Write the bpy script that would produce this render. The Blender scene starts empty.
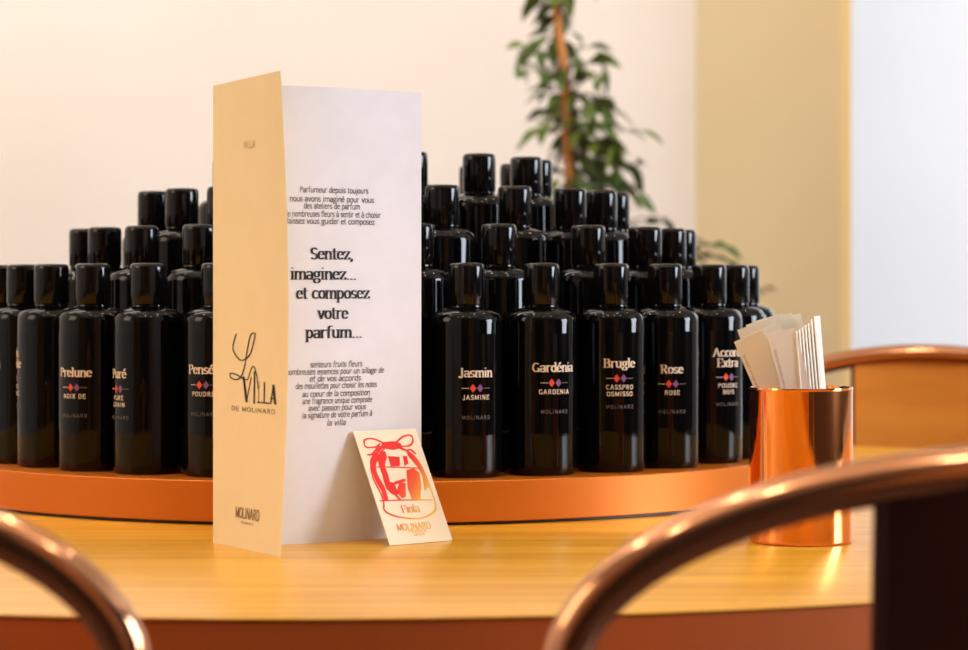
import bpy, math, random
from mathutils import Vector, Matrix
PI = math.pi
random.seed(7)
S = bpy.context.scene
COL = S.collection

# ------------------------------------------------------------------ camera
F = 2500.0          # focal length in pixels of the 968 px wide frame
CZ = 0.915          # camera height; horizon at row 285
cam_d = bpy.data.cameras.new('camera')
cam = bpy.data.objects.new('camera', cam_d)
COL.objects.link(cam)
S.camera = cam
cam.location = (0, 0, CZ)
cam.rotation_euler = (PI / 2, 0, 0)
cam_d.sensor_width = 36
cam_d.lens = 36 * F / 968
cam_d.shift_y = -40 / 968
cam_d.clip_start = 0.05
cam_d.dof.use_dof = True
cam_d.dof.focus_distance = 1.66
cam_d.dof.aperture_fstop = 8.5

# ------------------------------------------------------------------ light
S.view_settings.view_transform = 'Standard'
S.view_settings.look = 'None'
S.view_settings.gamma = 1
S.view_settings.use_curve_mapping = False
S.view_settings.exposure = -0.05
w = bpy.data.worlds.new('room_air'); S.world = w
w.use_nodes = True
w.node_tree.nodes['Background'].inputs[0].default_value = (1.0, 0.80, 0.62, 1)
w.node_tree.nodes['Background'].inputs[1].default_value = 0.05

def lamp(name, kind, loc, energy, color, size=0.1, size_y=None, target=None, spot=None):
    d = bpy.data.lights.new(name, kind)
    d.energy = energy; d.color = color
    if kind == 'AREA':
        d.shape = 'RECTANGLE'; d.size = size; d.size_y = size_y or size
    else:
        d.shadow_soft_size = size
    if spot:
        d.spot_size = spot; d.spot_blend = 0.6
    o = bpy.data.objects.new(name, d); COL.objects.link(o)
    o.location = loc
    if target:
        o.rotation_euler = (Vector(target) - Vector(loc)).to_track_quat('-Z', 'Y').to_euler()
    return o
WARM = (1.0, 0.875, 0.73)
COOL = (0.80, 0.88, 1.0)
# daylight from the window side, at the right
lamp('window_daylight', 'AREA', (4.45, 1.1, 1.75), 205, COOL, 1.7, 1.6, (-0.05, 1.7, 0.85))
lamp('far_room_daylight', 'AREA', (3.4, 4.9, 2.2), 98, (0.92, 0.95, 1.0), 1.4, 1.6, (2.3, 6.2, 1.3))
# ceiling spots
for i, (x, y, e) in enumerate([(-1.0, 0.2, 9), (-0.35, 0.5, 9), (0.35, 0.25, 9), (1.0, 0.6, 9),
                               (-1.3, 1.7, 15), (-0.5, 1.5, 9), (0.5, 1.6, 9), (1.1, 2.2, 7)]):
    lamp('ceiling_spot', 'POINT', (x, y, 2.75), e, WARM, 0.035)
lamp('wall_washer', 'AREA', (-1.2, 2.6, 2.75), 30, (1.0, 0.94, 0.94), 1.8, 0.3, (-1.1, 3.9, 1.1))
lamp('left_glow', 'AREA', (-2.2, 1.0, 1.9), 14, (1.0, 0.82, 0.58), 1.0, 1.0, (-0.1, 1.6, 0.9))

# ------------------------------------------------------------------ materials
MATS = {}
def srgb(r, g, b):
    f = lambda c: ((c / 255 + 0.055) / 1.055) ** 2.4 if c > 10 else c / 255 / 12.92
    return (f(r), f(g), f(b), 1)
def mat(name, col, rough=0.5, metal=0.0, noise=None, bump=None, coat=0.0, spec=0.5, stretch=(1, 1, 1), col2=None, trans=0.0, coat_rough=0.05):
    if name in MATS: return MATS[name]
    m = bpy.data.materials.new(name); m.use_nodes = True
    nt = m.node_tree; b = nt.nodes['Principled BSDF']
    b.inputs['Base Color'].default_value = col
    b.inputs['Roughness'].default_value = rough
    b.inputs['Metallic'].default_value = metal
    b.inputs['Specular IOR Level'].default_value = spec
    b.inputs['Coat Weight'].default_value = coat
    b.inputs['Coat Roughness'].default_value = coat_rough
    b.inputs['Transmission Weight'].default_value = trans
    if noise or bump:
        tc = nt.nodes.new('ShaderNodeTexCoord'); mp = nt.nodes.new('ShaderNodeMapping')
        mp.inputs['Scale'].default_value = stretch
        nt.links.new(tc.outputs['Object'], mp.inputs[0])
        n = nt.nodes.new('ShaderNodeTexNoise'); n.inputs['Scale'].default_value = noise or 40
        n.inputs['Detail'].default_value = 5
        nt.links.new(mp.outputs[0], n.inputs['Vector'])
        if col2:
            r = nt.nodes.new('ShaderNodeValToRGB')
            r.color_ramp.elements[0].position = 0.32; r.color_ramp.elements[0].color = col2
            r.color_ramp.elements[1].position = 0.66; r.color_ramp.elements[1].color = col
            nt.links.new(n.outputs[0], r.inputs[0]); nt.links.new(r.outputs[0], b.inputs['Base Color'])
        if bump:
            bp = nt.nodes.new('ShaderNodeBump'); bp.inputs['Strength'].default_value = bump
            bp.inputs['Distance'].default_value = 0.002
            nt.links.new(n.outputs[0], bp.inputs['Height']); nt.links.new(bp.outputs[0], b.inputs['Normal'])
    MATS[name] = m
    return m

M_wall = mat('cream_wall_paint', srgb(240, 231, 220), 0.9, noise=3, bump=0.05, col2=srgb(237, 227, 215))
M_tan = mat('tan_wall_paint', srgb(226, 208, 166), 0.85, noise=3, bump=0.05, col2=srgb(223, 204, 161))
M_white = mat('white_wall_paint', srgb(238, 238, 240), 0.9, noise=3, bump=0.05, col2=srgb(235, 235, 238))
M_floor = mat('stone_floor', srgb(72, 54, 46), 0.5, noise=6, col2=srgb(62, 46, 40))
M_ceil = mat('ceiling_paint', srgb(225, 215, 200), 0.9, noise=4, col2=srgb(220, 210, 196))
M_ink = mat('black_ink', srgb(28, 26, 34), 0.7)
M_grey = mat('grey_ink', srgb(105, 98, 104), 0.8)
M_tanink = mat('brown_ink', srgb(120, 92, 60), 0.8)
M_paper = mat('white_paper', srgb(236, 234, 240), 0.75, noise=60, bump=0.03, col2=srgb(232, 230, 236))
M_cover = mat('cream_cover_tone', srgb(247, 226, 182), 0.7, noise=50, bump=0.03, col2=srgb(245, 223, 177))  # cream base colour of the flap
M_card = mat('cream_card_stock', srgb(252, 236, 206), 0.6, noise=60, bump=0.03, col2=srgb(250, 232, 200))
M_glass = mat('black_glass', (0.0022, 0.002, 0.002, 1), 0.06, spec=0.27, noise=30, bump=0.01)
M_cap = mat('black_plastic_cap', (0.004, 0.0035, 0.0035, 1), 0.09, spec=0.32, noise=30, bump=0.01)
M_label = mat('black_label_film', (0.0024, 0.0022, 0.0022, 1), 0.08, spec=0.25)
M_lw = mat('cream_label_ink', srgb(235, 215, 190), 0.6)
M_lg = mat('dim_label_ink', srgb(120, 108, 100), 0.6)
M_lr = mat('red_label_ink', srgb(225, 70, 45), 0.6)
M_lp = mat('purple_label_ink', srgb(125, 75, 125), 0.6)
M_copper = mat('polished_copper', srgb(250, 168, 104), 0.06, 1.0, noise=12, bump=0.03)
M_tube = mat('copper_tube', srgb(210, 150, 112), 0.12, 1.0, noise=12, bump=0.02)
M_sheet = mat('shade_darkened_sheet', srgb(92, 60, 58), 0.35, 0.8, noise=12, bump=0.02)  # shade on the near chair backs is put into this dark colour
M_band = mat('copper_laminate', srgb(214, 116, 18), 0.40, 0.45, noise=8, bump=0.02)
M_edge = mat('table_edge_copper', srgb(204, 104, 46), 0.45, 0.4, noise=8, bump=0.02)
M_black = mat('black_lacquer', (0.008, 0.007, 0.007, 1), 0.4, noise=30, bump=0.01)
M_strip = mat('blotter_paper', srgb(253, 247, 234), 0.8, noise=60, bump=0.03, col2=srgb(251, 244, 229))
M_leaf = mat('green_leaf', srgb(104, 122, 42), 0.42, noise=14, col2=srgb(52, 84, 40), bump=0.05)
M_bark = mat('brown_bark', srgb(98, 66, 44), 0.8, noise=50, col2=srgb(74, 48, 32), bump=0.3)
M_cane = mat('cane_stake', srgb(206, 138, 66), 0.6, noise=40, stretch=(1, 1, .15), col2=srgb(180, 110, 48))
M_pot = mat('terracotta_pot', srgb(170, 95, 62), 0.8, noise=20, col2=srgb(150, 82, 54))
M_soil = mat('dark_soil', srgb(50, 38, 28), 1.0, noise=60, col2=srgb(35, 26, 20), bump=0.6)

def wood(name, c1, c2, c3, rough, coat, sx=1.4, sy=26):
    m = bpy.data.materials.new(name); m.use_nodes = True
    nt = m.node_tree; b = nt.nodes['Principled BSDF']
    tc = nt.nodes.new('ShaderNodeTexCoord'); mp = nt.nodes.new('ShaderNodeMapping')
    mp.inputs['Scale'].default_value = (sx, sy, sy)
    nt.links.new(tc.outputs['Object'], mp.inputs[0])
    n = nt.nodes.new('ShaderNodeTexNoise'); n.inputs['Scale'].default_value = 2.2
    n.inputs['Detail'].default_value = 8; n.inputs['Distortion'].default_value = 0.5
    nt.links.new(mp.outputs[0], n.inputs['Vector'])
    r = nt.nodes.new('ShaderNodeValToRGB')
    e = r.color_ramp.elements
    e[0].position = 0.3; e[0].color = c1
    e[1].position = 0.72; e[1].color = c3
    k = e.new(0.5); k.color = c2
    nt.links.new(n.outputs[0], r.inputs[0]); nt.links.new(r.outputs[0], b.inputs['Base Color'])
    b.inputs['Roughness'].default_value = rough
    b.inputs['Coat Weight'].default_value = coat
    b.inputs['Coat Roughness'].default_value = 0.18
    bp = nt.nodes.new('ShaderNodeBump'); bp.inputs['Strength'].default_value = 0.03
    nt.links.new(n.outputs[0], bp.inputs['Height']); nt.links.new(bp.outputs[0], b.inputs['Normal'])
    return m
M_wood = wood('honey_wood', srgb(206, 140, 28), srgb(222, 160, 42), srgb(232, 176, 60), 0.34, 0.25)
M_veneer = wood('orange_wood_veneer', srgb(196, 116, 26), srgb(208, 128, 34), srgb(216, 138, 42), 0.5, 0.1, 2, 14)

# red-to-orange printed ink of the small card (a printed gradient)
M_redink = bpy.data.materials.new('red_orange_ink'); M_redink.use_nodes = True
_nt = M_redink.node_tree; _b = _nt.nodes['Principled BSDF']
_tc = _nt.nodes.new('ShaderNodeTexCoord'); _sp = _nt.nodes.new('ShaderNodeSeparateXYZ')
_nt.links.new(_tc.outputs['Object'], _sp.inputs[0])
_ma = _nt.nodes.new('ShaderNodeMath'); _ma.operation = 'MULTIPLY_ADD'
_ma.inputs[1].default_value = 22; _nt.links.new(_sp.outputs[0], _ma.inputs[0])
_mb = _nt.nodes.new('ShaderNodeMath'); _mb.operation = 'MULTIPLY_ADD'
_mb.inputs[1].default_value = -20; _mb.inputs[2].default_value = 0.74; _nt.links.new(_sp.outputs[1], _mb.inputs[0])
_nt.links.new(_mb.outputs[0], _ma.inputs[2])
_r = _nt.nodes.new('ShaderNodeValToRGB')
_r.color_ramp.elements[0].position = 0.42; _r.color_ramp.elements[0].color = srgb(240, 26, 6)
_r.color_ramp.elements[1].position = 1.0; _r.color_ramp.elements[1].color = srgb(250, 190, 50)
_k = _r.color_ramp.elements.new(0.66); _k.color = srgb(240, 95, 20)
_nt.links.new(_ma.outputs[0], _r.inputs[0]); _nt.links.new(_r.outputs[0], _b.inputs['Base Color'])
_b.inputs['Roughness'].default_value = 0.6

# ------------------------------------------------------------------ mesh helpers
class MB:
    def __init__(s): s.v = []; s.f = []; s.m = []; s.sm = []
    def face(s, idx, m=0, smooth=False): s.f.append(idx); s.m.append(m); s.sm.append(smooth)
    def poly(s, pts, m=0):
        b = len(s.v); s.v += [tuple(p) for p in pts]; s.face(list(range(b, b + len(pts))), m)
    def box(s, lo, hi, m=0):
        b = len(s.v)
        for z in (lo[2], hi[2]):
            for x, y in ((lo[0], lo[1]), (hi[0], lo[1]), (hi[0], hi[1]), (lo[0], hi[1])): s.v.append((x, y, z))
        for q in ((3, 2, 1, 0), (4, 5, 6, 7), (0, 1, 5, 4), (1, 2, 6, 5), (2, 3, 7, 6), (3, 0, 4, 7)):
            s.face([b + i for i in q], m)
    def lathe(s, prof, n=40, m=0, c=(0, 0, 0), smooth=True):
        b = len(s.v); k = len(prof)
        for (r, z) in prof:
            for j in range(n):
                a = 2 * PI * j / n; s.v.append((c[0] + r * math.cos(a), c[1] + r * math.sin(a), c[2] + z))
        for i in range(k - 1):
            for j in range(n):
                j2 = (j + 1) % n
                s.face([b + i * n + j, b + i * n + j2, b + (i + 1) * n + j2, b + (i + 1) * n + j], m, smooth)
        s.face([b + j for j in range(n)][::-1], m)
        s.face([b + (k - 1) * n + j for j in range(n)], m)
    def tube(s, pts, r, n=14, m=0, cap=True):
        pts = [Vector(p) for p in pts]; b = len(s.v); K = len(pts)
        rr = r if isinstance(r, (list, tuple)) else [r] * K
        t0 = (pts[1] - pts[0]).normalized()
        u = t0.orthogonal().normalized()
        for i, p in enumerate(pts):
            t = (pts[min(i + 1, K - 1)] - pts[max(i - 1, 0)]).normalized()
            u = (u - t * u.dot(t)).normalized(); w_ = t.cross(u)
            for j in range(n):
                a = 2 * PI * j / n; q = p + (u * math.cos(a) + w_ * math.sin(a)) * rr[i]; s.v.append(tuple(q))
        for i in range(K - 1):
            for j in range(n):
                j2 = (j + 1) % n
                s.face([b + i * n + j, b + i * n + j2, b + (i + 1) * n + j2, b + (i + 1) * n + j], m, True)
        if cap:
            s.face([b + j for j in range(n)][::-1], m); s.face([b + (K - 1) * n + j for j in range(n)], m)
    def build(s, name, mats, parent=None, loc=(0, 0, 0), mesh_only=False):
        me = bpy.data.meshes.new(name); me.from_pydata(s.v, [], s.f)
        for q in (mats if isinstance(mats, (list, tuple)) else [mats]): me.materials.append(q)
        me.polygons.foreach_set('material_index', s.m); me.polygons.foreach_set('use_smooth', s.sm)
        me.update()
        me.set_sharp_from_angle(angle=math.radians(32))
        o = bpy.data.objects.new(name, me); COL.objects.link(o); o.location = loc
        if parent: o.parent = parent
        return o
def bevel(o, w_, seg=3):
    b = o.modifiers.new('bevel', 'BEVEL'); b.width = w_; b.segments = seg; b.limit_method = 'ANGLE'
    return o
def tag(o, label, cat, group=None, kind=None):
    o['label'] = label; o['category'] = cat
    if group: o['group'] = group
    if kind: o['kind'] = kind
    return o
def thing(name, label, cat, loc=(0, 0, 0), rz=0, group=None):
    o = bpy.data.objects.new(name, None); COL.objects.link(o)
    o.empty_display_size = 0.02
    o.location = loc; o.rotation_euler = (0, 0, rz)
    return tag(o, label, cat, group)
def struct(name, mb, m):
    o = mb.build(name, m); o['kind'] = 'structure'; return o
def wedge(mb, pts, y0, y1, m=0):
    """extrude an (x, z) outline between two y values"""
    b = len(mb.v); n = len(pts)
    for y in (y0, y1):
        for x, z in pts: mb.v.append((x, y, z))
    mb.face(list(range(b, b + n)), m); mb.face([b + n + i for i in range(n)][::-1], m)
    for i in range(n):
        j = (i + 1) % n; mb.face([b + j, b + i, b + n + i, b + n + j], m)

# ------------------------------------------------------------------ stroke lettering
def arc(cx, cy, rx, ry, a0, a1, n=8):
    return [(cx + rx * math.cos(math.radians(a0 + (a1 - a0) * i / n)), cy + ry * math.sin(math.radians(a0 + (a1 - a0) * i / n))) for i in range(n + 1)]
G = {}   # glyph: (width, strokes, serif points)
def g(ch, w_, st, serif=()): G[ch] = (w_, st, serif)
O5 = arc(2, 2.5, 2, 2.5, 0, 360, 12)
g('a', 4.6, [arc(2.1, 3.4, 1.7, 1.6, 150, 0) + [(3.8, 0)], arc(2, 1.4, 1.6, 1.4, 20, 340, 9)], [(4.1, 0)])
g('b', 4.8, [[(.7, 7.4), (.7, 0)], arc(2.3, 2.5, 1.8, 2.5, 150, -150, 9)], [(.3, 7.4)])
g('c', 4.3, [arc(2.3, 2.5, 1.9, 2.5, 45, 315, 10)])
g('d', 5, [[(4, 7.4), (4, 0)], arc(2.4, 2.5, 1.8, 2.5, 30, 330, 9)], [(3.6, 7.4), (4.3, 0)])
g('e', 4.5, [[(.5, 2.8), (4, 2.8)] + arc(2.2, 2.5, 1.8, 2.5, 8, 320, 10)])
g('f', 3.4, [arc(2.7, 6, 1.4, 1.4, 60, 180, 5) + [(1.3, 0)], [(.2, 4.9), (2.7, 4.9)]], [(1.3, 0)])
g('g', 4.8, [arc(2.1, 3.2, 1.6, 1.8, 0, 360, 10), arc(2.2, -.8, 1.9, 1.4, 0, 360, 10), [(3.4, 4.4), (4.6, 5)]])
g('h', 5.2, [[(.9, 7.4), (.9, 0)], arc(2.6, 3.2, 1.6, 1.8, 170, 0, 6) + [(4.2, 0)]], [(.9, 0), (4.2, 0), (.6, 7.4)])
g('i', 2.4, [[(1.1, 5), (1.1, 0)], [(1.1, 6.9), (1.1, 7.1)]], [(1.1, 0), (.8, 5)])
g('j', 2.4, [[(1.4, 5), (1.4, -1)] + arc(.4, -1, 1, 1.2, 0, -120, 4), [(1.4, 6.9), (1.4, 7.1)]])
g('k', 5, [[(.9, 7.4), (.9, 0)], [(4, 5), (.9, 2.2)], [(2, 3), (4.4, 0)]], [(.9, 0), (4.3, 0)])
g('l', 2.4, [[(1.1, 7.4), (1.1, 0)]], [(1.1, 0), (.8, 7.4)])
g('m', 7.8, [[(.9, 5), (.9, 0)], arc(2.4, 3.3, 1.5, 1.7, 170, 0, 6) + [(3.9, 0)], arc(5.4, 3.3, 1.5, 1.7, 170, 0, 6) + [(6.9, 0)]], [(.9, 0), (3.9, 0), (6.9, 0), (.6, 5)])
g('n', 5.2, [[(.9, 5), (.9, 0)], arc(2.6, 3.2, 1.6, 1.8, 170, 0, 6) + [(4.2, 0)]], [(.9, 0), (4.2, 0), (.6, 5)])
g('o', 4.7, [arc(2.3, 2.5, 1.9, 2.5, 0, 360, 12)])
g('p', 5, [[(.9, 5), (.9, -2.4)], arc(2.4, 2.5, 1.8, 2.5, 150, -150, 9)], [(.9, -2.4), (.6, 5)])
g('q', 5, [[(4, 5), (4, -2.4)], arc(2.4, 2.5, 1.8, 2.5, 30, 330, 9)], [(4, -2.4)])
g('r', 3.8, [[(.9, 5), (.9, 0)], arc(2.5, 3.4, 1.5, 1.6, 160, 50, 4)], [(.9, 0), (.6, 5)])
g('s', 3.9, [arc(1.9, 3.7, 1.4, 1.3, 30, 270, 7) + arc(1.9, 1.3, 1.5, 1.2, 90, -150, 7)])
g('t', 3.2, [[(1.3, 6.6), (1.3, 1)] + arc(2.2, 1, .9, 1, 180, 300, 4), [(.2, 4.9), (2.7, 4.9)]])
g('u', 5.2, [[(.9, 5), (.9, 1.8)] + arc(2.5, 1.8, 1.6, 1.8, 180, 350, 6), [(4.1, 5), (4.1, 0)]], [(.6, 5), (3.8, 5), (4.4, 0)])
g('v', 4.8, [[(.5, 5), (2.4, 0)], [(2.4, 0), (4.2, 5)]], [(.6, 5), (4.2, 5)])
g('w', 7, [[(.5, 5), (2, 0), (3.5, 5), (5, 0), (6.4, 5)]])
g('x', 4.6, [[(.6, 5), (4, 0)], [(4, 5), (.6, 0)]], [(.6, 5), (4, 0), (4, 5), (.6, 0)])
g('y', 4.8, [[(.5, 5), (2.5, 0)], [(4.2, 5), (2, -1.6), (.8, -2.2)]], [(.6, 5), (4.2, 5)])
g('z', 4.3, [[(.5, 4), (.5, 4.9), (3.8, 4.9)], [(3.8, 4.9), (.5, .1)], [(.5, .1), (3.8, .1), (3.8, 1.1)]])
g('A', 6.4, [[(.6, 0), (3.1, 7)], [(3.1, 7), (5.6, 0)], [(1.5, 2.4), (4.7, 2.4)]], [(.6, 0), (5.6, 0)])
g('B', 5.8, [[(1.1, 0), (1.1, 7)], [(1.1, 7), (2.8, 7)] + arc(2.9, 5.4, 1.7, 1.6, 90, -90, 6) + [(1.1, 3.8)], arc(3, 1.9, 2, 1.9, 90, -90, 6) + [(1.1, 0)]], [(.8, 0), (.8, 7)])
g('C', 5.8, [arc(3.1, 3.5, 2.5, 3.5, 50, 310, 10)])
g('D', 6.2, [[(1.1, 0), (1.1, 7)], [(1.1, 7), (2.6, 7)] + arc(2.8, 3.5, 2.7, 3.5, 90, -90, 9) + [(1.1, 0)]], [(.8, 0), (.8, 7)])
g('E', 5.4, [[(1.1, 0), (1.1, 7)], [(4.6, 5.9), (4.6, 7), (1.1, 7)], [(1.1, 3.6), (3.8, 3.6)], [(1.1, 0), (4.8, 0), (4.8, 1.1)]], [(.8, 0), (.8, 7)])
g('F', 5.2, [[(1.1, 0), (1.1, 7)], [(4.6, 5.9), (4.6, 7), (1.1, 7)], [(1.1, 3.6), (3.8, 3.6)]], [(1.1, 0), (.8, 7)])
g('G', 6.2, [arc(3.1, 3.5, 2.5, 3.5, 50, 340, 10), [(5.2, 0), (5.2, 2.8)]], [(5.1, 2.8)])
g('H', 6.4, [[(1.1, 0), (1.1, 7)], [(5.2, 0), (5.2, 7)], [(1.1, 3.6), (5.2, 3.6)]], [(1.1, 0), (1.1, 7), (5.2, 0), (5.2, 7)])
g('I', 2.8, [[(1.3, 0), (1.3, 7)]], [(1.3, 0), (1.3, 7)])
g('J', 4.2, [[(2.8, 7), (2.8, 1)] + arc(1.7, .8, 1.1, 1.4, 0, -170, 6)], [(2.8, 7)])
g('K', 6, [[(1.1, 0), (1.1, 7)], [(5, 7), (1.1, 2.8)], [(2.4, 4.2), (5.2, 0)]], [(1.1, 0), (.8, 7)])
g('L', 5, [[(1.1, 0), (1.1, 7)], [(1.1, 0), (4.5, 0), (4.5, 1.3)]], [(1.1, 7)])
g('M', 7.6, [[(1, 0), (1, 7)], [(1, 7), (3.8, .6), (6.5, 7)], [(6.5, 7), (6.5, 0)]], [(1, 0), (6.5, 0)])
g('N', 6.6, [[(1, 0), (1, 7)], [(1, 7), (5.4, 0)], [(5.4, 0), (5.4, 7)]], [(1, 0), (5.4, 7)])
g('O', 6.4, [arc(3.2, 3.5, 2.6, 3.5, 0, 360, 14)])
g('P', 5.4, [[(1.1, 0), (1.1, 7)], [(1.1, 7), (2.8, 7)] + arc(2.9, 5.2, 1.9, 1.8, 90, -90, 6) + [(1.1, 3.4)]], [(1.1, 0), (.8, 7)])
g('R', 6, [[(1.1, 0), (1.1, 7)], [(1.1, 7), (2.8, 7)] + arc(2.9, 5.3, 1.8, 1.7, 90, -90, 6) + [(1.1, 3.6)], [(2.9, 3.6), (4.9, 0)]], [(1.1, 0), (5.1, 0), (.8, 7)])
g('S', 5, [arc(2.5, 5.2, 1.8, 1.8, 30, 270, 8) + arc(2.5, 1.7, 2, 1.7, 90, -150, 8)])
g('T', 5.8, [[(2.9, 0), (2.9, 7)], [(.5, 6), (.5, 7), (5.3, 7), (5.3, 6)]], [(2.9, 0)])
g('U', 6.2, [[(1, 7), (1, 2)] + arc(3.1, 2, 2.1, 2, 180, 360, 7) + [(5.2, 7)]], [(1, 7), (5.2, 7)])
g('V', 6.2, [[(.6, 7), (3.1, 0)], [(3.1, 0), (5.5, 7)]], [(.6, 7), (5.5, 7)])
g('W', 8, [[(.6, 7), (2.3, 0), (4, 7), (5.7, 0), (7.4, 7)]])
g('X', 6, [[(.8, 7), (5.1, 0)], [(5.1, 7), (.8, 0)]], [(.8, 7), (5.1, 0)])
g('Y', 6, [[(.6, 7), (3, 3.4), (3, 0)], [(3, 3.4), (5.3, 7)]], [(3, 0)])
g('Z', 5.4, [[(.6, 7), (4.8, 7), (.6, 0), (4.8, 0)]])
g('.', 2.2, [[(1, 0), (1, .3)]]); g(',', 2.2, [[(1, .2), (1.1, -.5), (.6, -1.4)]])
g("'", 1.8, [[(1, 7), (.8, 5.8)]]); g(' ', 3, []); g('-', 3.4, [[(.5, 2.5), (2.8, 2.5)]])
G['é'] = (4.5, G['e'][1] + [[(2, 5.9), (3.2, 7.4)]], ())
G['è'] = (4.5, G['e'][1] + [[(2.6, 5.9), (1.4, 7.4)]], ())
G['à'] = (4.6, G['a'][1] + [[(2.6, 5.9), (1.4, 7.4)]], ())
def hull(pts):
    pts = sorted(set((round(a, 6), round(b, 6)) for a, b in pts))
    def half(ps):
        h = []
        for p in ps:
            while len(h) > 1 and (h[-1][0] - h[-2][0]) * (p[1] - h[-2][1]) - (h[-1][1] - h[-2][1]) * (p[0] - h[-2][0]) <= 1e-12: h.pop()
            h.append(p)
        return h[:-1]
    return half(pts) + half(pts[::-1])
def stroke(st, nw, nh):
    out = []
    for a, b in zip(st, st[1:]):
        out.append(hull([(p[0] + sx * nw / 2, p[1] + sy * nh / 2) for p in (a, b) for sx in (-1, 1) for sy in (-1, 1)]))
    return out
def letters(txt, nib, cx=0, base=0, size=1, serif=True, track=0.0, width=None, slant=0.0):
    """polygons of a centred line; size = height of a capital"""
    k = size / 7.0
    W = sum(G[c][0] + track for c in txt) - track
    kx = (width / W) if width else k
    x = -W / 2; out = []
    for c in txt:
        w_, sts, se = G[c]
        for st in sts:
            out += [[(cx + (x + px + slant * py) * kx, base + py * k) for px, py in q] for q in stroke(st, nib[0], nib[1])]
        if serif:
            for (px, py) in se:
                out += [[(cx + (x + a) * kx, base + b * k) for a, b in q] for q in stroke([(px - 1.05, py), (px + 1.05, py)], .3, nib[1])]
        x += w_ + track
    return out
DID = (1.5, .40)   # broad nib: thick uprights, hairline horizontals
SAN = (.75, .75)

# ------------------------------------------------------------------ the room
def slab(name, lo, hi, m): mb = MB(); mb.box(lo, hi); return struct(name, mb, m)
slab('floor', (-3, -1.6, -0.05), (4.6, 7.0, 0), M_floor)
slab('ceiling', (-3, -1.6, 3.0), (4.6, 7.0, 3.05), M_ceil)
slab('wall_back', (-3, 3.9, 0), (0.330, 4.02, 3), M_wall)
slab('wall_left', (-3.1, -1.6, 0), (-3, 4.02, 3), M_wall)
def prism(name, q, m):
    mb = MB(); mb.poly([(*p, 0) for p in q][::-1]); mb.poly([(*p, 3) for p in q])
    for i in range(len(q)):
        a, b = q[i], q[(i + 1) % len(q)]; mb.poly([(*a, 0), (*b, 0), (*b, 3), (*a, 3)])
    return struct(name, mb, m)
# the tan pier turning from the back wall's corner towards the opening, and the strip that ends it
prism('wall_pier', [(0.330, 3.9), (0.536, 3.75), (0.536, 3.95), (0.330, 4.12)], M_tan)
prism('trim_1', [(0.536, 3.745), (0.550, 3.745), (0.550, 3.96), (0.536, 3.96)], mat('yellow_trim_paint', srgb(232, 196, 132), 0.6))
slab('wall_far', (-3, 6.6, 0), (4.6, 6.7, 3), M_white)
slab('wall_right', (4.6, 2.4, 0), (4.7, 6.7, 3), M_white)
M_dark = mat('dark_plum_finish', srgb(30, 19, 19), 0.5, noise=5, col2=srgb(24, 15, 15))
M_ochre = mat('ochre_wall_paint', srgb(172, 124, 76), 0.8, noise=5, col2=srgb(166, 118, 70))
slab('wall_right_panelled', (4.6, -1.6, 0), (4.7, 2.4, 3), M_dark)
slab('wall_front', (-3, -1.7, 0), (4.6, -1.6, 3), M_ochre)
slab('dark_reflection_panel_1', (-1.3, -1.6, 0), (0.45, -1.55, 2.6), M_dark)  # added unseen panel, placed to reflect as a dark stripe in the cup
slab('dark_reflection_panel_2', (1.55, -1.6, 0), (4.6, -1.55, 2.6), M_dark)  # second added panel out of view, another dark stripe for the copper

# ------------------------------------------------------------------ table
TZ = 0.75
TC = (-0.10, 1.99)
t = thing('round_table', 'round honey-wood table with a copper edge, carrying the tiered bottle display', 'table', (TC[0], TC[1], 0))
mb = MB(); mb.lathe([(0.742, TZ - 0.002), (0.7485, TZ - 0.0018), (0.7497, TZ - 0.0012), (0.7495, TZ - .0005), (0.748, TZ)], 160)
mb.build('tabletop', M_wood, t)
mb = MB(); mb.lathe([(0.70, TZ - 0.075), (0.742, TZ - 0.075), (0.7485, TZ - 0.071), (0.7485, TZ - 0.0021), (0.70, TZ - 0.0021)], 160)
mb.build('edge_band', M_edge, t)
mb = MB(); mb.lathe([(0.07, 0.03), (0.06, 0.05), (0.045, 0.10), (0.045, TZ - 0.12), (0.07, TZ - 0.09), (0.2, TZ - .075)], 40)
mb.build('pedestal', M_black, t)
mb = MB(); mb.lathe([(0.30, 0), (0.30, 0.012), (0.28, 0.022), (0.08, 0.03)], 64)
mb.build('foot_plate', M_black, t)

# ------------------------------------------------------------------ tiered stand
SC = (-0.095, 2.054)
t = thing('tiered_display_stand', 'round copper-rimmed four-tier stand on the wood table, filled with black bottles', 'display stand', (SC[0], SC[1], TZ))
mb = MB(); mb.lathe([(0.340, 0), (0.3447, 0.0005), (0.3447, 0.0022), (0.32, 0.0022)], 128); mb.build('plinth', M_black, t)
mb = MB(); mb.lathe([(0.31, 0.0022), (0.3473, 0.0022), (0.3480, 0.0029), (0.3480, 0.0299), (0.3475, 0.0305), (0.31, 0.0305)], 160)
mb.build('copper_rim', M_band, t)
TIER = [0.0305, 0.0595, 0.0898, 0.1175]
for k, R in ((1, 0.2685), (2, 0.2175), (3, 0.158)):
    mb = MB(); mb.lathe([(R, TIER[k - 1]), (R, TIER[k] - 0.001), (R - .001, TIER[k])], 96, 0, (0.012, 0, 0)); mb.build('tier', M_black, t)

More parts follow.
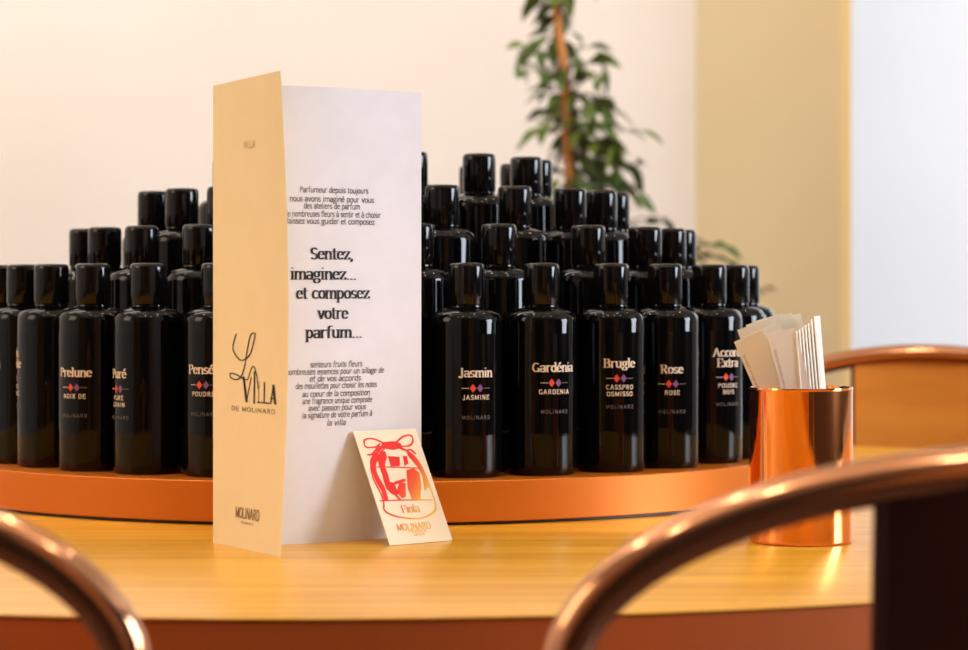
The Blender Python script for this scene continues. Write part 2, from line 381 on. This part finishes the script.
# ------------------------------------------------------------------ bottles
BR = 0.0252
def body_mesh():
    mb = MB()
    mb.lathe([(0.0215, 0), (0.0235, 0.0006), (BR - .0004, 0.003), (BR, 0.006), (BR, 0.1084), (BR - .0005, 0.1114), (BR - .002, 0.1142),
              (BR - .0045, 0.1161), (BR - .0085, 0.1174), (0.0138, 0.1184), (0.0122, 0.1191), (0.0118, 0.1211)], 48)
    return mb
def cap_mesh():
    mb = MB()
    mb.lathe([(0.0118, 0.1201), (0.0125, 0.1203), (0.0129, 0.1211), (0.0129, 0.1464), (0.0126, 0.1484), (0.0118, 0.1495), (0.0105, 0.1501), (0.008, 0.1502)], 40)
    return mb
def label_build(spec, parent):
    """a film wrapped on the glass, facing local -Y, with its printing"""
    name, sub, dz = spec
    mb = MB(); r = BR + 0.00012; half = 0.70
    z0, z1 = 0.030, 0.1005
    n = 20
    for z in (z0, z1):
        for i in range(n + 1):
            a = -half + 2 * half * i / n; mb.v.append((r * math.sin(a), -r * math.cos(a), z))
    for i in range(n): mb.face([i, i + 1, n + 2 + i, n + 1 + i], 0, True)
    def put(polys, m):
        for p in polys:
            rr = r + 0.00015 + 2e-7 * len(mb.f)
            mb.poly([(rr * math.sin(u / rr), -rr * math.cos(u / rr), v) for u, v in p], m)
    top = 0.0735 + dz
    rows = name.split('/')
    for i, ln in enumerate(rows):
        put(letters(ln, DID, 0, top + (len(rows) - 1 - i) * 0.0078, 0.0061, track=.2), 1)
    dy = top - 0.0078
    for cx, m in ((-0.0026, 3), (0.0026, 4)):
        put([[(cx - .0024, dy), (cx, dy - .0030), (cx + .0024, dy), (cx, dy + .0030)]], m)
    put([[(-.0105, dy - .0002), (-.0054, dy - .0002), (-.0054, dy + .0002), (-.0105, dy + .0002)]], 1)
    put([[(.0054, dy - .0002), (.0105, dy - .0002), (.0105, dy + .0002), (.0054, dy + .0002)]], 2)
    for i, ln in enumerate(sub.split('/')):
        put(letters(ln, (1.1, .9), 0, dy - .0078 - .0048 * i, 0.0030, serif=False, track=1.3), 1)
    put(letters('MOLINARD', (.7, .7), 0, dy - .0215, 0.0024, serif=False, track=2.0), 2)
    return mb.build('label', [M_label, M_lw, M_lg, M_lr, M_lp], parent)
proto_body = None; proto_cap = None
def bottle(row, deg, label, spec=None, face=0.0, group=None, twist=0):
    """deg: position on the ring (0 = towards the camera side, + = right)"""
    global proto_body, proto_cap
    r = (0.302, 0.2437, 0.1894, 0.1265)[row - 1]; th = math.radians(deg)
    x = (-0.090 if row == 1 else -0.083) + r * math.sin(th); y = SC[1] - r * math.cos(th)
    rz = math.radians(face)
    t = thing('perfume_bottle', label, 'bottle', (x, y, TZ + TIER[row - 1]), rz, group)
    if proto_body is None:
        proto_body = body_mesh().build('glass_body', M_glass, t); proto_cap = cap_mesh().build('cap', M_cap, t)
    else:
        b = proto_body.copy(); COL.objects.link(b); b.parent = t
        c = proto_cap.copy(); COL.objects.link(c); c.parent = t
    if spec: label_build(spec, t)
    return t
ORD = ['first', 'second', 'third', 'fourth', 'fifth', 'sixth', 'seventh', 'eighth', 'ninth', 'tenth', 'eleventh', 'twelfth', 'thirteenth', 'fourteenth']
# lowest row: (angle, label, lettering, facing)
bottle(1, -59.3, 'black bottle on the lowest tier cut by the left frame edge', ('Neroli', 'NEROLI', -.002), -58)
bottle(1, -50.2, 'black bottle with clipped cream print on its left edge, second from the left frame edge', ('Iris/Noble', 'IRIS/NOBLE', 0), -74)
bottle(1, -40.3, 'black bottle lettered Prelune in cream on the lowest tier', ('Prelune', 'NOIX DE', -.005), -24)
bottle(1, -30, 'black bottle lettered Puré in cream on the lowest tier', ('Puré', 'PURE/GRAIN', -.005), -48)
bottle(1, -18.8, 'black bottle lettered Pensée on the lowest tier, cut off by the cream brochure flap', ('Pensée', 'POUDRE', -.001), -21)
bottle(1, -6.8, 'black bottle on the lowest tier straight behind the cream brochure flap', ('Violette', 'VIOLET', 0), -5)
bottle(1, 4, 'black bottle on the lowest tier straight behind the white brochure page', ('Lilas', 'LILAC', 0), 2)
bottle(1, 14.9, 'black bottle lettered Jasmin on the lowest tier, just right of the brochure', ('Jasmin', 'JASMINE', -.003), 16.5)
bottle(1, 25.7, 'black bottle lettered Gardénia on the lowest tier', ('Gardénia', 'GARDENIA', 0), 21)
bottle(1, 37.1, 'black bottle lettered Brugle with two small capital lines on the lowest tier', ('Brugle', 'CASSPRO/OSMISSO', .002), 12)
bottle(1, 47.9, 'black bottle lettered Rose on the lowest tier', ('Rose', 'ROSE', -.0035), 8)
bottle(1, 60, 'black bottle with a two-line cream title, lowest tier beside the paper strips', ('Accord/Extra', 'POUDRE/BOIS', -.0005), 30)
for k, d in enumerate((70.2, 80.5, 91, 102)):
    bottle(1, d, 'black bottle on the lowest tier at its right end, %s behind the two-line titled one' % ORD[k], ('Cèdre', 'CEDAR', 0), d)
for k, d in enumerate((-69.5, -79.8, -90)):
    bottle(1, d, 'black bottle on the lowest tier going round the left frame edge, %s back' % ORD[k], ('Musc', 'MUSK', 0), d)
for k, d in enumerate([8, 22.7, 41.3, 58.2, 70.3, 82.5, 95]): bottle(2, d, 'black capped bottle on the second tier, %s to the right of the brochure' % ORD[k], None, d)
for k, d in enumerate([-31.3, -45.8, -59.4, -73]): bottle(2, d, 'black capped bottle on the second tier, %s to the left of the brochure' % ORD[k], None, d)
for k, d in enumerate([-18, -5]): bottle(2, d, 'black bottle on the second tier hidden behind the brochure, %s from the left' % ORD[k], None, d)
for k, d in enumerate([15.8, 34.1, 52.2, 68, 86, 103]): bottle(3, d, 'black capped bottle on the third tier, %s to the right of the brochure' % ORD[k], None, d)
for k, d in enumerate([-37.4, -53.1, -72.7]): bottle(3, d, 'black capped bottle on the third tier, %s to the left of the brochure' % ORD[k], None, d)
for k, d in enumerate([-20, -2.5]): bottle(3, d, 'black bottle on the third tier hidden behind the brochure, %s from the left' % ORD[k], None, d)
for d, s in ((12.2, 'its cap edge just showing right of the brochure'), (38.7, 'the tallest cap beside the brochure'), (67.3, 'broadest cap of the right-hand group'),
             (91, 'last cap at the right, nearest the plant'), (120, 'peeping out left of the right-hand group'), (144, 'peeping out behind the left side of the tallest cap')):
    bottle(4, d, 'black bottle on the top tier, ' + s, None, d)
for k, d in enumerate((-12, -37, -62, -88)): bottle(4, d, 'black bottle on the top tier hidden behind the brochure, %s from its right' % ORD[k], None, d)

# ------------------------------------------------------------------ brochure
def at(px, py, Y): return Vector(((px - 484) / F * Y, Y, CZ - (py - 285) / F * Y))
t = thing('folded_brochure', 'tall folded brochure with a cream flap and white page, standing open on the table', 'brochure', (-0.1734, 1.60, TZ))
org = Vector((-0.1734, 1.60, TZ))
def page_build(name, path, h_fn, mats, inks, parent, flip=1, thick=.0004):
    """path(s) -> (x, y, nx, ny) along the foot; inks: polygons in (s, z) fractions of metres"""
    mb = MB(); NS = 24; NZ = 24; b = 0
    def P(s, z, off=0):
        x, y = path(s, z); x2, y2 = path(s + 1e-3, z)
        tx, ty = x2 - x, y2 - y; l = math.hypot(tx, ty); nx, ny = ty / l, -tx / l
        return (x + nx * off * flip - org.x, y + ny * off * flip - org.y, z)
    L = path.L
    for side, off in ((0, 0), (1, -thick)):
        for i in range(NS + 1):
            for j in range(NZ + 1):
                s = L * i / NS; z = h_fn(s) * j / NZ
                mb.v.append(P(s, z, off))
    n1 = (NS + 1) * (NZ + 1)
    for i in range(NS):
        for j in range(NZ):
            a = i * (NZ + 1) + j; q = [a, a + NZ + 1, a + NZ + 2, a + 1]
            mb.face(q, 0, True); mb.face([n1 + v for v in q][::-1], 0, True)
    rim = [i * (NZ + 1) for i in range(NS + 1)] + [NS * (NZ + 1) + j for j in range(1, NZ + 1)] + [i * (NZ + 1) + NZ for i in range(NS - 1, -1, -1)] + [j for j in range(NZ - 1, 0, -1)]
    for i in range(len(rim)):
        a, c = rim[i], rim[(i + 1) % len(rim)]; mb.face([c, a, a + n1, c + n1], 0)
    for polys, m in inks:
        for p in polys: mb.poly([P(s, z, .00025) for s, z in p], m)
    return mb.build(name, mats, parent)
# cream flap: from the fold at the left to its free edge, nearest the camera
class Flap:
    L = 0.0976
    def __call__(s, u, z):
        k = u / s.L
        bow = 0.0050 * math.sin(PI * min(max(z / .297, 0), 1)) * k        # the free edge bellies to the right
        return (-0.1734 + 0.0497 * k + bow, 1.60 - 0.084 * k)
class Page:
    L = 0.1455
    def __call__(s, u, z):
        k = u / s.L
        return (-0.1734 + 0.1320 * k, 1.600 - 0.1099 * k + 0.2601 * k * k - 0.1002 * k ** 3)
flap_ink = []
def script(pts, x0, z0, k, kx=None, nib=.0005):
    kx = kx or k
    return [[(a, b) for a, b in q] for q in stroke([(x0 + px * kx, z0 + pz * k) for px, pz in pts], nib * 1.6, nib)]
def smooth(pts, n=5):
    out = []
    P_ = [pts[0]] + list(pts) + [pts[-1]]
    for i in range(1, len(P_) - 2):
        for j in range(n):
            u = j / n; a, b, c, d = P_[i - 1], P_[i], P_[i + 1], P_[i + 2]
            out.append(tuple(.5 * ((2 * b[q]) + (-a[q] + c[q]) * u + (2 * a[q] - 5 * b[q] + 4 * c[q] - d[q]) * u * u + (-a[q] + 3 * b[q] - 3 * c[q] + d[q]) * u ** 3) for q in (0, 1)))
    return out + [pts[-1]]
# emblem: looping L and A over a slim VILLA (flap pixels x 229-275, y 333-415)
fx = lambda px: (px - 213) / 68.0 * 0.0976
fz = lambda py: (550 - py) / F * 1.56
Lp = smooth([(235, 335), (232, 350), (239, 361), (247, 356), (251, 342), (252, 334), (248, 336), (245, 352), (243, 366), (240, 377), (235, 381), (230, 379), (230, 375), (236, 376), (242, 380), (246, 380)])
flap_ink.append((stroke([(fx(a), fz(b)) for a, b in Lp], .0011, .0006), 1))
Ap = smooth([(246, 380), (248, 372), (250, 367), (252, 368), (254, 376), (255, 388)])
flap_ink.append((stroke([(fx(a), fz(b)) for a, b in Ap], .0008, .0005), 1))
for ln, wv in (([(242, 378), (245, 402)], .0026), ([(245, 402), (249, 378)], .0009), ([(252, 372), (252, 403)], .0020), ([(256, 382), (256, 402)], .0007), ([(256, 402), (260, 402)], .0030),
               ([(261, 382), (261, 402)], .0015), ([(261, 402), (265, 402)], .0030), ([(267, 402), (269, 384)], .0014), ([(269, 384), (271, 402)], .0026), ([(267, 397), (271, 397)], .0012)):
    flap_ink.append((stroke([(fx(a), fz(b)) for a, b in ln], wv, .0008), 1))
flap_ink.append((letters('DE MOLINARD', SAN, fx(251), fz(412), .0026, serif=False, width=.058, track=.8), 3))
flap_ink.append((letters('MOLINARD', (.9, .6), fx(248), fz(519), .0064, serif=False, width=.034), 3))
flap_ink.append((letters('FRANCE', SAN, fx(248), fz(524.5), .0014, serif=False, width=.018), 3))
flap_ink.append((letters('VILLA', SAN, fx(249), fz(149), .0042, serif=False, width=.016), 4))
M_faint = mat('faint_ink', srgb(205, 180, 132), .8)
page_build('cover_flap', Flap(), lambda s: 0.2925 + 0.0026 * s / .0976, [M_cover, M_ink, M_grey, M_tanink, M_faint], flap_ink, t, 1)
# white page with the French text
pk = lambda px: (lambda x_: x_)(((px - 484) / F * 1.615 + 0.1734) / 0.1320 * 0.1455)
pz = lambda py: (541 - py) / F * 1.615
ink = []
for ln, cx, by, wpx in (('Sentez,', 333, 260, 41), ('imaginez...', 325, 280, 63), ('et composez', 334, 299, 70), ('votre', 334, 319, 29), ('parfum...', 335, 338, 54)):
    ink.append((letters(ln, DID, pk(cx), pz(by), .0072, track=.1, width=wpx / F * 1.615 * 1.1), 1))
para1 = [('Parfumeur depuis 1849'.replace('1849', 'toujours'), 335, 194, 66), ('nous avons imaginé pour vous', 333, 203, 81), ('des ateliers de parfum', 333, 210, 54), ('de nombreuses fleurs à sentir et à choisir', 334, 218, 92), ('laissez vous guider et composez', 332, 225, 84)]
for ln, cx, by, wpx in para1:
    ink.append((letters(ln, (.8, .6), pk(cx), pz(by), .0036, serif=False, width=wpx / F * 1.615 * 1.1), 2))
para2 = [('senteurs fruits fleurs', 337, 367, 50), ('nombreuses essences pour un sillage de', 336, 374, 94), ('et de vos accords', 336, 381, 49), ('des mouillettes pour choisir les notes', 337, 388, 78), ('au coeur de la composition', 337, 396, 65), ('une fragrance unique composée', 338, 403, 67), ('avec passion pour vous', 338, 410, 55), ('la signature de votre parfum à', 338, 417, 67), ('la villa', 337, 425, 18)]
for ln, cx, by, wpx in para2:
    ink.append((letters(ln, (.8, .6), pk(cx), pz(by), .0036, serif=False, width=wpx / F * 1.615 * 1.1, slant=.15), 2))
page_build('white_page', Page(), lambda s: 0.2918, [M_paper, M_ink, M_grey], ink, t, 1)

# ------------------------------------------------------------------ small card leaning on the page
bl = Vector((-0.0594, 1.580, TZ + .0004)); br = Vector((-0.0200, 1.612, TZ + .0004))
ux = (br - bl).normalized(); up = Vector((-0.0246, 0.0310, 0.0705)); up = (up - ux * up.dot(ux)).normalized()
CW = 0.0506; CH = 0.0806
t = MB(); nrm = ux.cross(up).normalized()
t.box((0, 0, -.0005), (CW, CH, 0), 0)
ci = []
def cs(px, py):   # card coordinates from the enlarged view (624 x 650 px view of the card)
    # bilinear inverse of the card's corners in that view
    bx, by_ = 240, 615; rx, ry = 570, 600; lx, ly = 40, 30
    a, b_, c, d = rx - bx, lx - bx, ry - by_, ly - by_
    det = a * d - b_ * c; X_, Y_ = px - bx, py - by_
    return ((X_ * d - b_ * Y_) / det * CW, (a * Y_ - c * X_) / det * CH)
def cst(pts, nib, sm=True, m=1):
    pts = smooth(pts, 4) if sm else pts
    for q in stroke([cs(*p) for p in pts], nib, nib): t.poly([(a, b, .00012 + 5e-7 * len(t.f)) for a, b in q], m)
def cfill(pts, m=1): t.poly([(*cs(*p), .00012 + 5e-7 * len(t.f)) for p in pts][::-1], m)
cst([(215, 100), (150, 70), (105, 72), (98, 95), (115, 115), (160, 112), (210, 108)], .0010)
cst([(250, 105), (300, 60), (345, 52), (355, 85), (330, 108), (260, 108)], .0010)
cfill([(190, 88), (250, 82), (290, 92), (300, 118), (250, 128), (190, 118)])
cst([(200, 110), (165, 125), (140, 150), (118, 152)], .0011); cst([(270, 112), (320, 130), (345, 128), (368, 148)], .0011)
cst([(180, 95), (160, 120), (180, 140), (205, 120)], .0008)
cst([(190, 118), (150, 160), (135, 210), (150, 280), (185, 345), (205, 400), (210, 440), (270, 470), (380, 485), (450, 465), (480, 430), (465, 370), (440, 300), (405, 220), (360, 160), (300, 120)], .0009)
cst([(165, 155), (145, 200), (165, 270), (200, 330), (215, 380)], .0034)
cst([(200, 150), (190, 200), (212, 260), (225, 310), (262, 345)], .0042)
cst([(335, 150), (380, 200), (415, 260), (425, 300)], .0026)
cfill([(222, 160), (285, 165), (288, 212), (240, 214)]); cfill([(302, 160), (325, 162), (332, 200), (312, 212)])
cst([(150, 216), (260, 218), (400, 226)], .0007)
cst([(185, 390), (300, 388), (460, 390)], .0008)
cfill([(322, 235), (360, 225), (392, 250), (402, 320), (395, 388), (355, 388), (330, 330)])
cfill([(408, 262), (428, 262), (440, 320), (420, 345)])
cfill([(225, 290), (262, 300), (272, 345), (240, 350)]); cfill([(270, 345), (285, 300), (318, 300), (320, 372), (300, 380)])
cst([(255, 350), (290, 385)], .0012); cst([(265, 300), (312, 286)], .0018)
def crd(txt, px, py, size, width, nib, m=1, serif=False):
    c = cs(px, py)
    for q in letters(txt, nib, c[0], c[1], size, serif, width=width): t.poly([(a, b, .00012 + 5e-7 * len(t.f)) for a, b in q], m)
crd('Fiola', 350, 452, .0052, .0145, (1.1, .4), 1)
crd('MOLINARD', 368, 540, .0046, .0270, (.9, .5), 1)
crd('FRANCE', 385, 555, .0018, .015, SAN, 1); crd('GRASSE', 395, 570, .0014, .009, SAN, 1)
card = t.build('fragrance_card', [M_card, M_redink])
card.matrix_world = Matrix.Translation(bl) @ Matrix((ux, up, nrm)).transposed().to_4x4()
tag(card, 'small cream card printed with a red and orange bow-topped bell jar, leaning on the brochure', 'card')

# ------------------------------------------------------------------ copper cup with strips
CC = Vector((0.2038, 1.607, TZ)); CR = 0.0331; CHt = 0.0995
mb = MB()
mb.lathe([(0.0300, 0), (0.0322, 0.0004), (CR, 0.0018), (CR, 0.0975), (CR + .0003, 0.0985), (CR, CHt), (CR - .0009, CHt), (CR - .0012, 0.0985), (CR - .0012, 0.004), (0.0295, 0.0025)], 96)
cup = mb.build('copper_cup', M_copper, None, CC)
tag(cup, 'shiny copper cup holding paper scent strips, on the table right of the bottles', 'cup')
strip_meshes = {}
def strip(top, bot, width, ang, label, group, text=True):
    """a paper strip from bot to top (x, y, z offsets from the cup's centre); ang turns its face"""
    mb = MB(); a = Vector(bot); b = Vector(top); up_ = (b - a); L = up_.length; up_.normalize()
    wx = Vector((math.cos(ang), math.sin(ang), 0)); wx = (wx - up_ * wx.dot(up_)).normalized(); nn = wx.cross(up_)
    h = width / 2
    mb.box((-h, 0, -.00035), (h, L, .00035), 0)
    if text:
        k = 0
        for q in letters('MOLINARD PARFUMEUR GRASSE', (.7, .5), 0, 0, .0013, False, width=.040):
            # runs up along the left edge of the strip
            mb.poly([(-h + .0030 - y_, L - .030 + x_, .0005) for x_, y_ in q], 1)
    o = mb.build('scent_strip', [M_strip, mat('pale_brown_ink', srgb(176, 146, 112), 0.8)])
    o.matrix_world = Matrix.Translation(CC + a) @ Matrix((wx, up_, nn)).transposed().to_4x4()
    tag(o, label, 'paper strip', group)
def so(px, py, dy):   # picture point -> offset from cup centre on a plane dy behind it
    p = at(px, py, CC.y + dy); return p - CC
GL = 'wide scent strips leaning left in the cup'
fan = [(748, 336, -.006, 'wide paper strip at the far left front of the bundle in the copper cup'),
       (766, 328, -.003, 'wide paper strip in the copper cup, just right of the leftmost leaning one'),
       (781, 331, -.009, 'rightmost wide strip of the leaning bundle in the copper cup, print down its edge')]
for k, (px, py, dy, lb) in enumerate(fan):
    tp = so(px, py, dy); bt = Vector((tp.x + .030 + (.004 if k == 2 else 0), dy, .004)) ; bt = Vector((tp.x + .046, dy + .002, .006)) 
    bt.x = (.0205, .0190, .0200)[k]
    strip(tp, bt, .0195 if k != 2 else .0185, -.12 + .08 * k, lb, None)
for k in range(9):
    px = 751 + 4.4 * k; py = 325 - 9 * math.sin(min(1, k / 6) * PI / 2) + (k % 2) * 1.5; dy = .000 + .0022 * k
    tp = so(px, py, dy); bt = Vector((min(tp.x + .056, .0195), dy * .6, .006))
    strip(tp, bt, .0190, -.1 + .03 * (k % 3), 'wide paper strip packed behind the front of the bundle leaning left in the copper cup', GL, False)
GR = 'thin scent strips seen edge-on in the cup'
for k in range(7):
    px = 798.5 + 3.0 * k; py = (331, 329, 327, 325, 323, 319, 316)[k]; dy = -.004 + .002 * k
    tp = so(px, py, dy); bt = Vector((tp.x + .0115, dy, .006))
    strip(tp, bt, .012, 1.12, 'thin edge-on paper strip in the copper cup, %s' % ('shortest and leftmost of the seven', 'second from the left of the seven', 'third from the left of the seven', 'middle one of the seven', 'third from the right of the seven', 'second from the right of the seven', 'tallest and rightmost of the seven')[k], GR, True)

# ------------------------------------------------------------------ chairs
def chair(label, loc, rz, group):
    """metal cafe chair; local +Y is behind the sitter (the back), hoop apex at z = 0.849"""
    t = thing('metal_chair', label, 'chair', loc, rz, group)
    a, b, r = 0.1975, 0.084, 0.0098
    top = 0.852 - r
    pts = []
    lean = lambda z: -0.10 * (0.849 - z)
    for i in range(9):
        z = 0.46 + (top - b - 0.46) * i / 9; pts.append((-a + 0.012 * (1 - i / 9), lean(z), z))
    for i in range(41):
        th = PI - PI * i / 40; z = top - b + b * math.sin(th); pts.append((a * math.cos(th), lean(z), z))
    for i in range(8, -1, -1):
        z = 0.46 + (top - b - 0.46) * i / 9; pts.append((a - 0.012 * (1 - i / 9), lean(z), z))
    mb = MB(); mb.tube(pts, r, 20); mb.build('back_hoop', M_tube, t)
    # centre panel: dished sheet with rolled rims, hung from the hoop
    def panel(name, w_, z0, z1, y_off, th_, m, rim=True):
        mb = MB(); n = 10
        for side in (0, 1):
            for j in range(7):
                z = z0 + (z1 - z0) * j / 6
                for i in range(n + 1):
                    x = -w_ + 2 * w_ * i / n
                    zz = z if j < 6 else min(z, top - b + b * math.sqrt(1 - (x / a) ** 2) - .004)
                    mb.v.append((x, lean(z) + y_off + side * th_ + .006 * (1 - (x / w_) ** 2), zz))
        K = 7 * (n + 1)
        for j in range(6):
            for i in range(n):
                q = [j * (n + 1) + i, j * (n + 1) + i + 1, (j + 1) * (n + 1) + i + 1, (j + 1) * (n + 1) + i]
                mb.face(q, 0, True); mb.face([K + v for v in q][::-1], 0, True)
        rimv = [i for i in range(n + 1)] + [j * (n + 1) + n for j in range(1, 7)] + [6 * (n + 1) + i for i in range(n - 1, -1, -1)] + [j * (n + 1) for j in range(5, 0, -1)]
        for i in range(len(rimv)):
            p, q = rimv[i], rimv[(i + 1) % len(rimv)]; mb.face([q, p, p + K, q + K], 0)
        if rim:
            for sx in (-1, 1):
                mb.tube([(sx * w_, lean(z0 + (z1 - z0) * j / 6) + y_off + th_ / 2, min(z0 + (z1 - z0) * j / 6, top - .010)) for j in range(7)], .0032, 10)
        return mb.build(name, m, t)
    panel('back_panel', 0.072, 0.455, top, 0.002, 0.0016, M_sheet)
    panel('panel_facing', 0.0715, 0.50, top - .008, -0.0055, 0.003, M_veneer, False)
    mb = MB()   # pressed seat, rounded square with a rolled edge
    n = 48; prev = None
    prof = [(1.0, .435), (1.015, .440), (1.02, .450), (1.0, .458), (.93, .456), (.6, .452), (.2, .451)]
    for (k, z) in prof:
        ring = []
        for j in range(n):
            th = 2 * PI * j / n; c, s_ = math.cos(th), math.sin(th); e = .5
            x = .185 * k * math.copysign(abs(c) ** e, c); y = -.185 + .18 * k * math.copysign(abs(s_) ** e, s_)
            mb.v.append((x, y - .02, z)); ring.append(len(mb.v) - 1)
        if prev:
            for j in range(n): mb.face([prev[j], prev[(j + 1) % n], ring[(j + 1) % n], ring[j]], 0, True)
        prev = ring
    mb.face(prev); mb.face(list(range(n))[::-1])
    mb.build('seat', M_sheet, t)
    for sx, sy in ((-1, -1), (1, -1), (-1, 1), (1, 1)):
        mb = MB(); x0, y0 = sx * .165, -.205 + sy * .155
        x1, y1 = sx * .215, -.205 + sy * .215
        mb.tube([(x0, y0, .44), ((x0 + x1) / 2, (y0 + y1) / 2, .22), (x1, y1, .0)], [.018, .015, .010], 12); mb.build('leg', M_tube, t)
        # rubber ferrule
        mb = MB(); mb.tube([(x1, y1, .0), (x1, y1, .012)], .0125, 12); mb.build('ferrule', M_black, t)
    return t
CHG = 'copper cafe chairs round the table'
ch1 = chair('copper metal chair in the right foreground, seen from behind with its dark back panel', ((1060 - 484) / F * 1.0, 1.0, 0), PI, CHG)
def copy_thing(src, label, loc, rz):
    r_ = src.copy(); COL.objects.link(r_); r_.location = loc; r_.rotation_euler = (0, 0, rz); r_['label'] = label
    for c in list(src.children):
        d = c.copy(); COL.objects.link(d); d.parent = r_
    return r_
copy_thing(ch1, 'copper metal chair in the left foreground, only the curve of its back hoop showing', ((-368 - 484) / F * 1.0, 1.0, 0), PI)
copy_thing(ch1, 'copper metal chair across the table at right, its orange wooden back facing us', ((922 - 484) / F * 2.66, 2.66, 0), math.radians(-6))

# ------------------------------------------------------------------ potted tree behind the table
PY = 3.35
base = Vector(((572 - 484) / F * PY, PY, 0))
t = thing('potted_ficus', 'slim leafy ficus tied to a cane, standing behind the table against the cream wall', 'potted plant', base)
mb = MB(); mb.lathe([(0.11, 0), (0.115, .005), (0.15, .27), (.158, .275), (.158, .30), (.142, .30), (.138, .262), (.1, .26)], 48); mb.build('pot', M_pot, t)
mb = MB(); mb.lathe([(.10, .255), (.139, .262), (.12, .268), (.03, .272)], 32); mb.build('soil', M_soil, t)
def pp(px, py, dy=0):
    p = at(px, py, PY + dy); return p - base
mb = MB(); mb.tube([(0.012, 0, .20), pp(570, 200), pp(566, 120), pp(563, 60), pp(557, 15), pp(555, -8)], .0062, 10); mb.build('cane_stake', M_cane, t)
st = MB()
stem = [Vector((0, .01, .25)), Vector((.002, .012, .6)), pp(574, 220, .012), pp(573, 150, .012), pp(569, 90, .012), pp(562, 40, .012), pp(560, -25, .012)]
st.tube(stem, [.008, .0075, .006, .005, .004, .003, .002], 10)
lf = MB()
def leaf(p, d, L, W, roll):
    d = d.normalized(); side = d.cross(Vector((0, 0, 1)))
    side = side.normalized() if side.length > .05 else Vector((1, 0, 0))
    nn = side.cross(d).normalized(); side = (side * math.cos(roll) + nn * math.sin(roll)).normalized(); nn = side.cross(d)
    pr = [(0, 0), (.12, .35), (.35, .95), (.55, 1.0), (.78, .62), (.92, .22), (1.0, 0)]
    b = len(lf.v)
    for (u, w_) in pr:
        dr = Vector((0, 0, -.35 * L * u * u)); c = p + d * L * u + dr
        for sx in (-1, 0, 1):
            lf.v.append(tuple(c + side * (sx * w_ * W / 2) + nn * (abs(sx) * w_ * W * .16)))
    for i in range(len(pr) - 1):
        for k in (0, 1):
            lf.face([b + i * 3 + k, b + i * 3 + k + 1, b + (i + 1) * 3 + k + 1, b + (i + 1) * 3 + k], 0, True)
def twig(a, b, n, L=.040, r=.0016, spread=1.0):
    a, b = Vector(a), Vector(b); pts = [a + (b - a) * u + Vector((0, 0, .016 * math.sin(PI * u))) for u in (0, .25, .5, .75, 1)]
    st.tube(pts, [r, r * .9, r * .8, r * .6, r * .4], 6)
    for k in range(n):
        u = (k + .6) / n; p = a + (b - a) * u + Vector((0, 0, .016 * math.sin(PI * u)))
        d = (b - a).normalized() * .6 + Vector((random.uniform(-1, 1), random.uniform(-.9, .9), random.uniform(-.9, .35))) * spread
        leaf(p, d, L * random.uniform(.8, 1.15), L * random.uniform(.42, .52), random.uniform(-.8, .8))
S_ = lambda py: pp(555 + (py > 20) * (py - 20) * .1, py, .012)
for (x0, y0, x1, y1, n) in ((560, 10, 535, -6, 5), (560, 5, 578, -4, 5), (561, 20, 536, 12, 4), (562, 18, 572, 30, 4),
        (562, 45, 530, 55, 6), (564, 70, 516, 52, 5), (565, 82, 522, 76, 5), (566, 60, 548, 40, 3), (563, 45, 545, 38, 2),
        (568, 78, 588, 48, 6), (569, 90, 604, 62, 7), (570, 95, 608, 78, 8), (570, 105, 545, 96, 7), (570, 110, 598, 100, 8),
        (571, 120, 612, 108, 8), (571, 128, 540, 130, 6), (571, 135, 550, 112, 6), (572, 140, 603, 128, 9), (572, 150, 538, 132, 5),
        (573, 160, 620, 142, 9), (573, 165, 640, 130, 6), (573, 170, 552, 152, 6), (573, 180, 612, 160, 10), (573, 185, 640, 165, 8),
        (573, 195, 628, 182, 10), (573, 195, 590, 170, 9), (573, 205, 636, 196, 8), (573, 190, 558, 180, 6), (573, 215, 600, 200, 8),
        (573, 225, 545, 210, 6), (573, 145, 585, 115, 7), (572, 130, 580, 150, 7)):
    twig(pp(x0, y0, .012), pp(x1, y1, random.uniform(-.06, .07)), n)
# low side branches that reach out to the right, above the caps
for (x0, y0, x1, y1, n, L) in ((573, 260, 652, 224, 5, .034), (573, 300, 700, 238, 6, .034), (640, 268, 728, 248, 7, .032), (573, 330, 762, 290, 5, .03), (650, 262, 708, 258, 6, .03), (573, 250, 668, 218, 5, .032), (650, 275, 734, 262, 6, .03), (690, 300, 768, 292, 4, .028)):
    twig(pp(x0, y0, .012), pp(x1, y1, random.uniform(-.04, .04)), n, L, .0022, .7)
st.build('stem', M_bark, t)
lf.build('foliage', M_leaf, t)
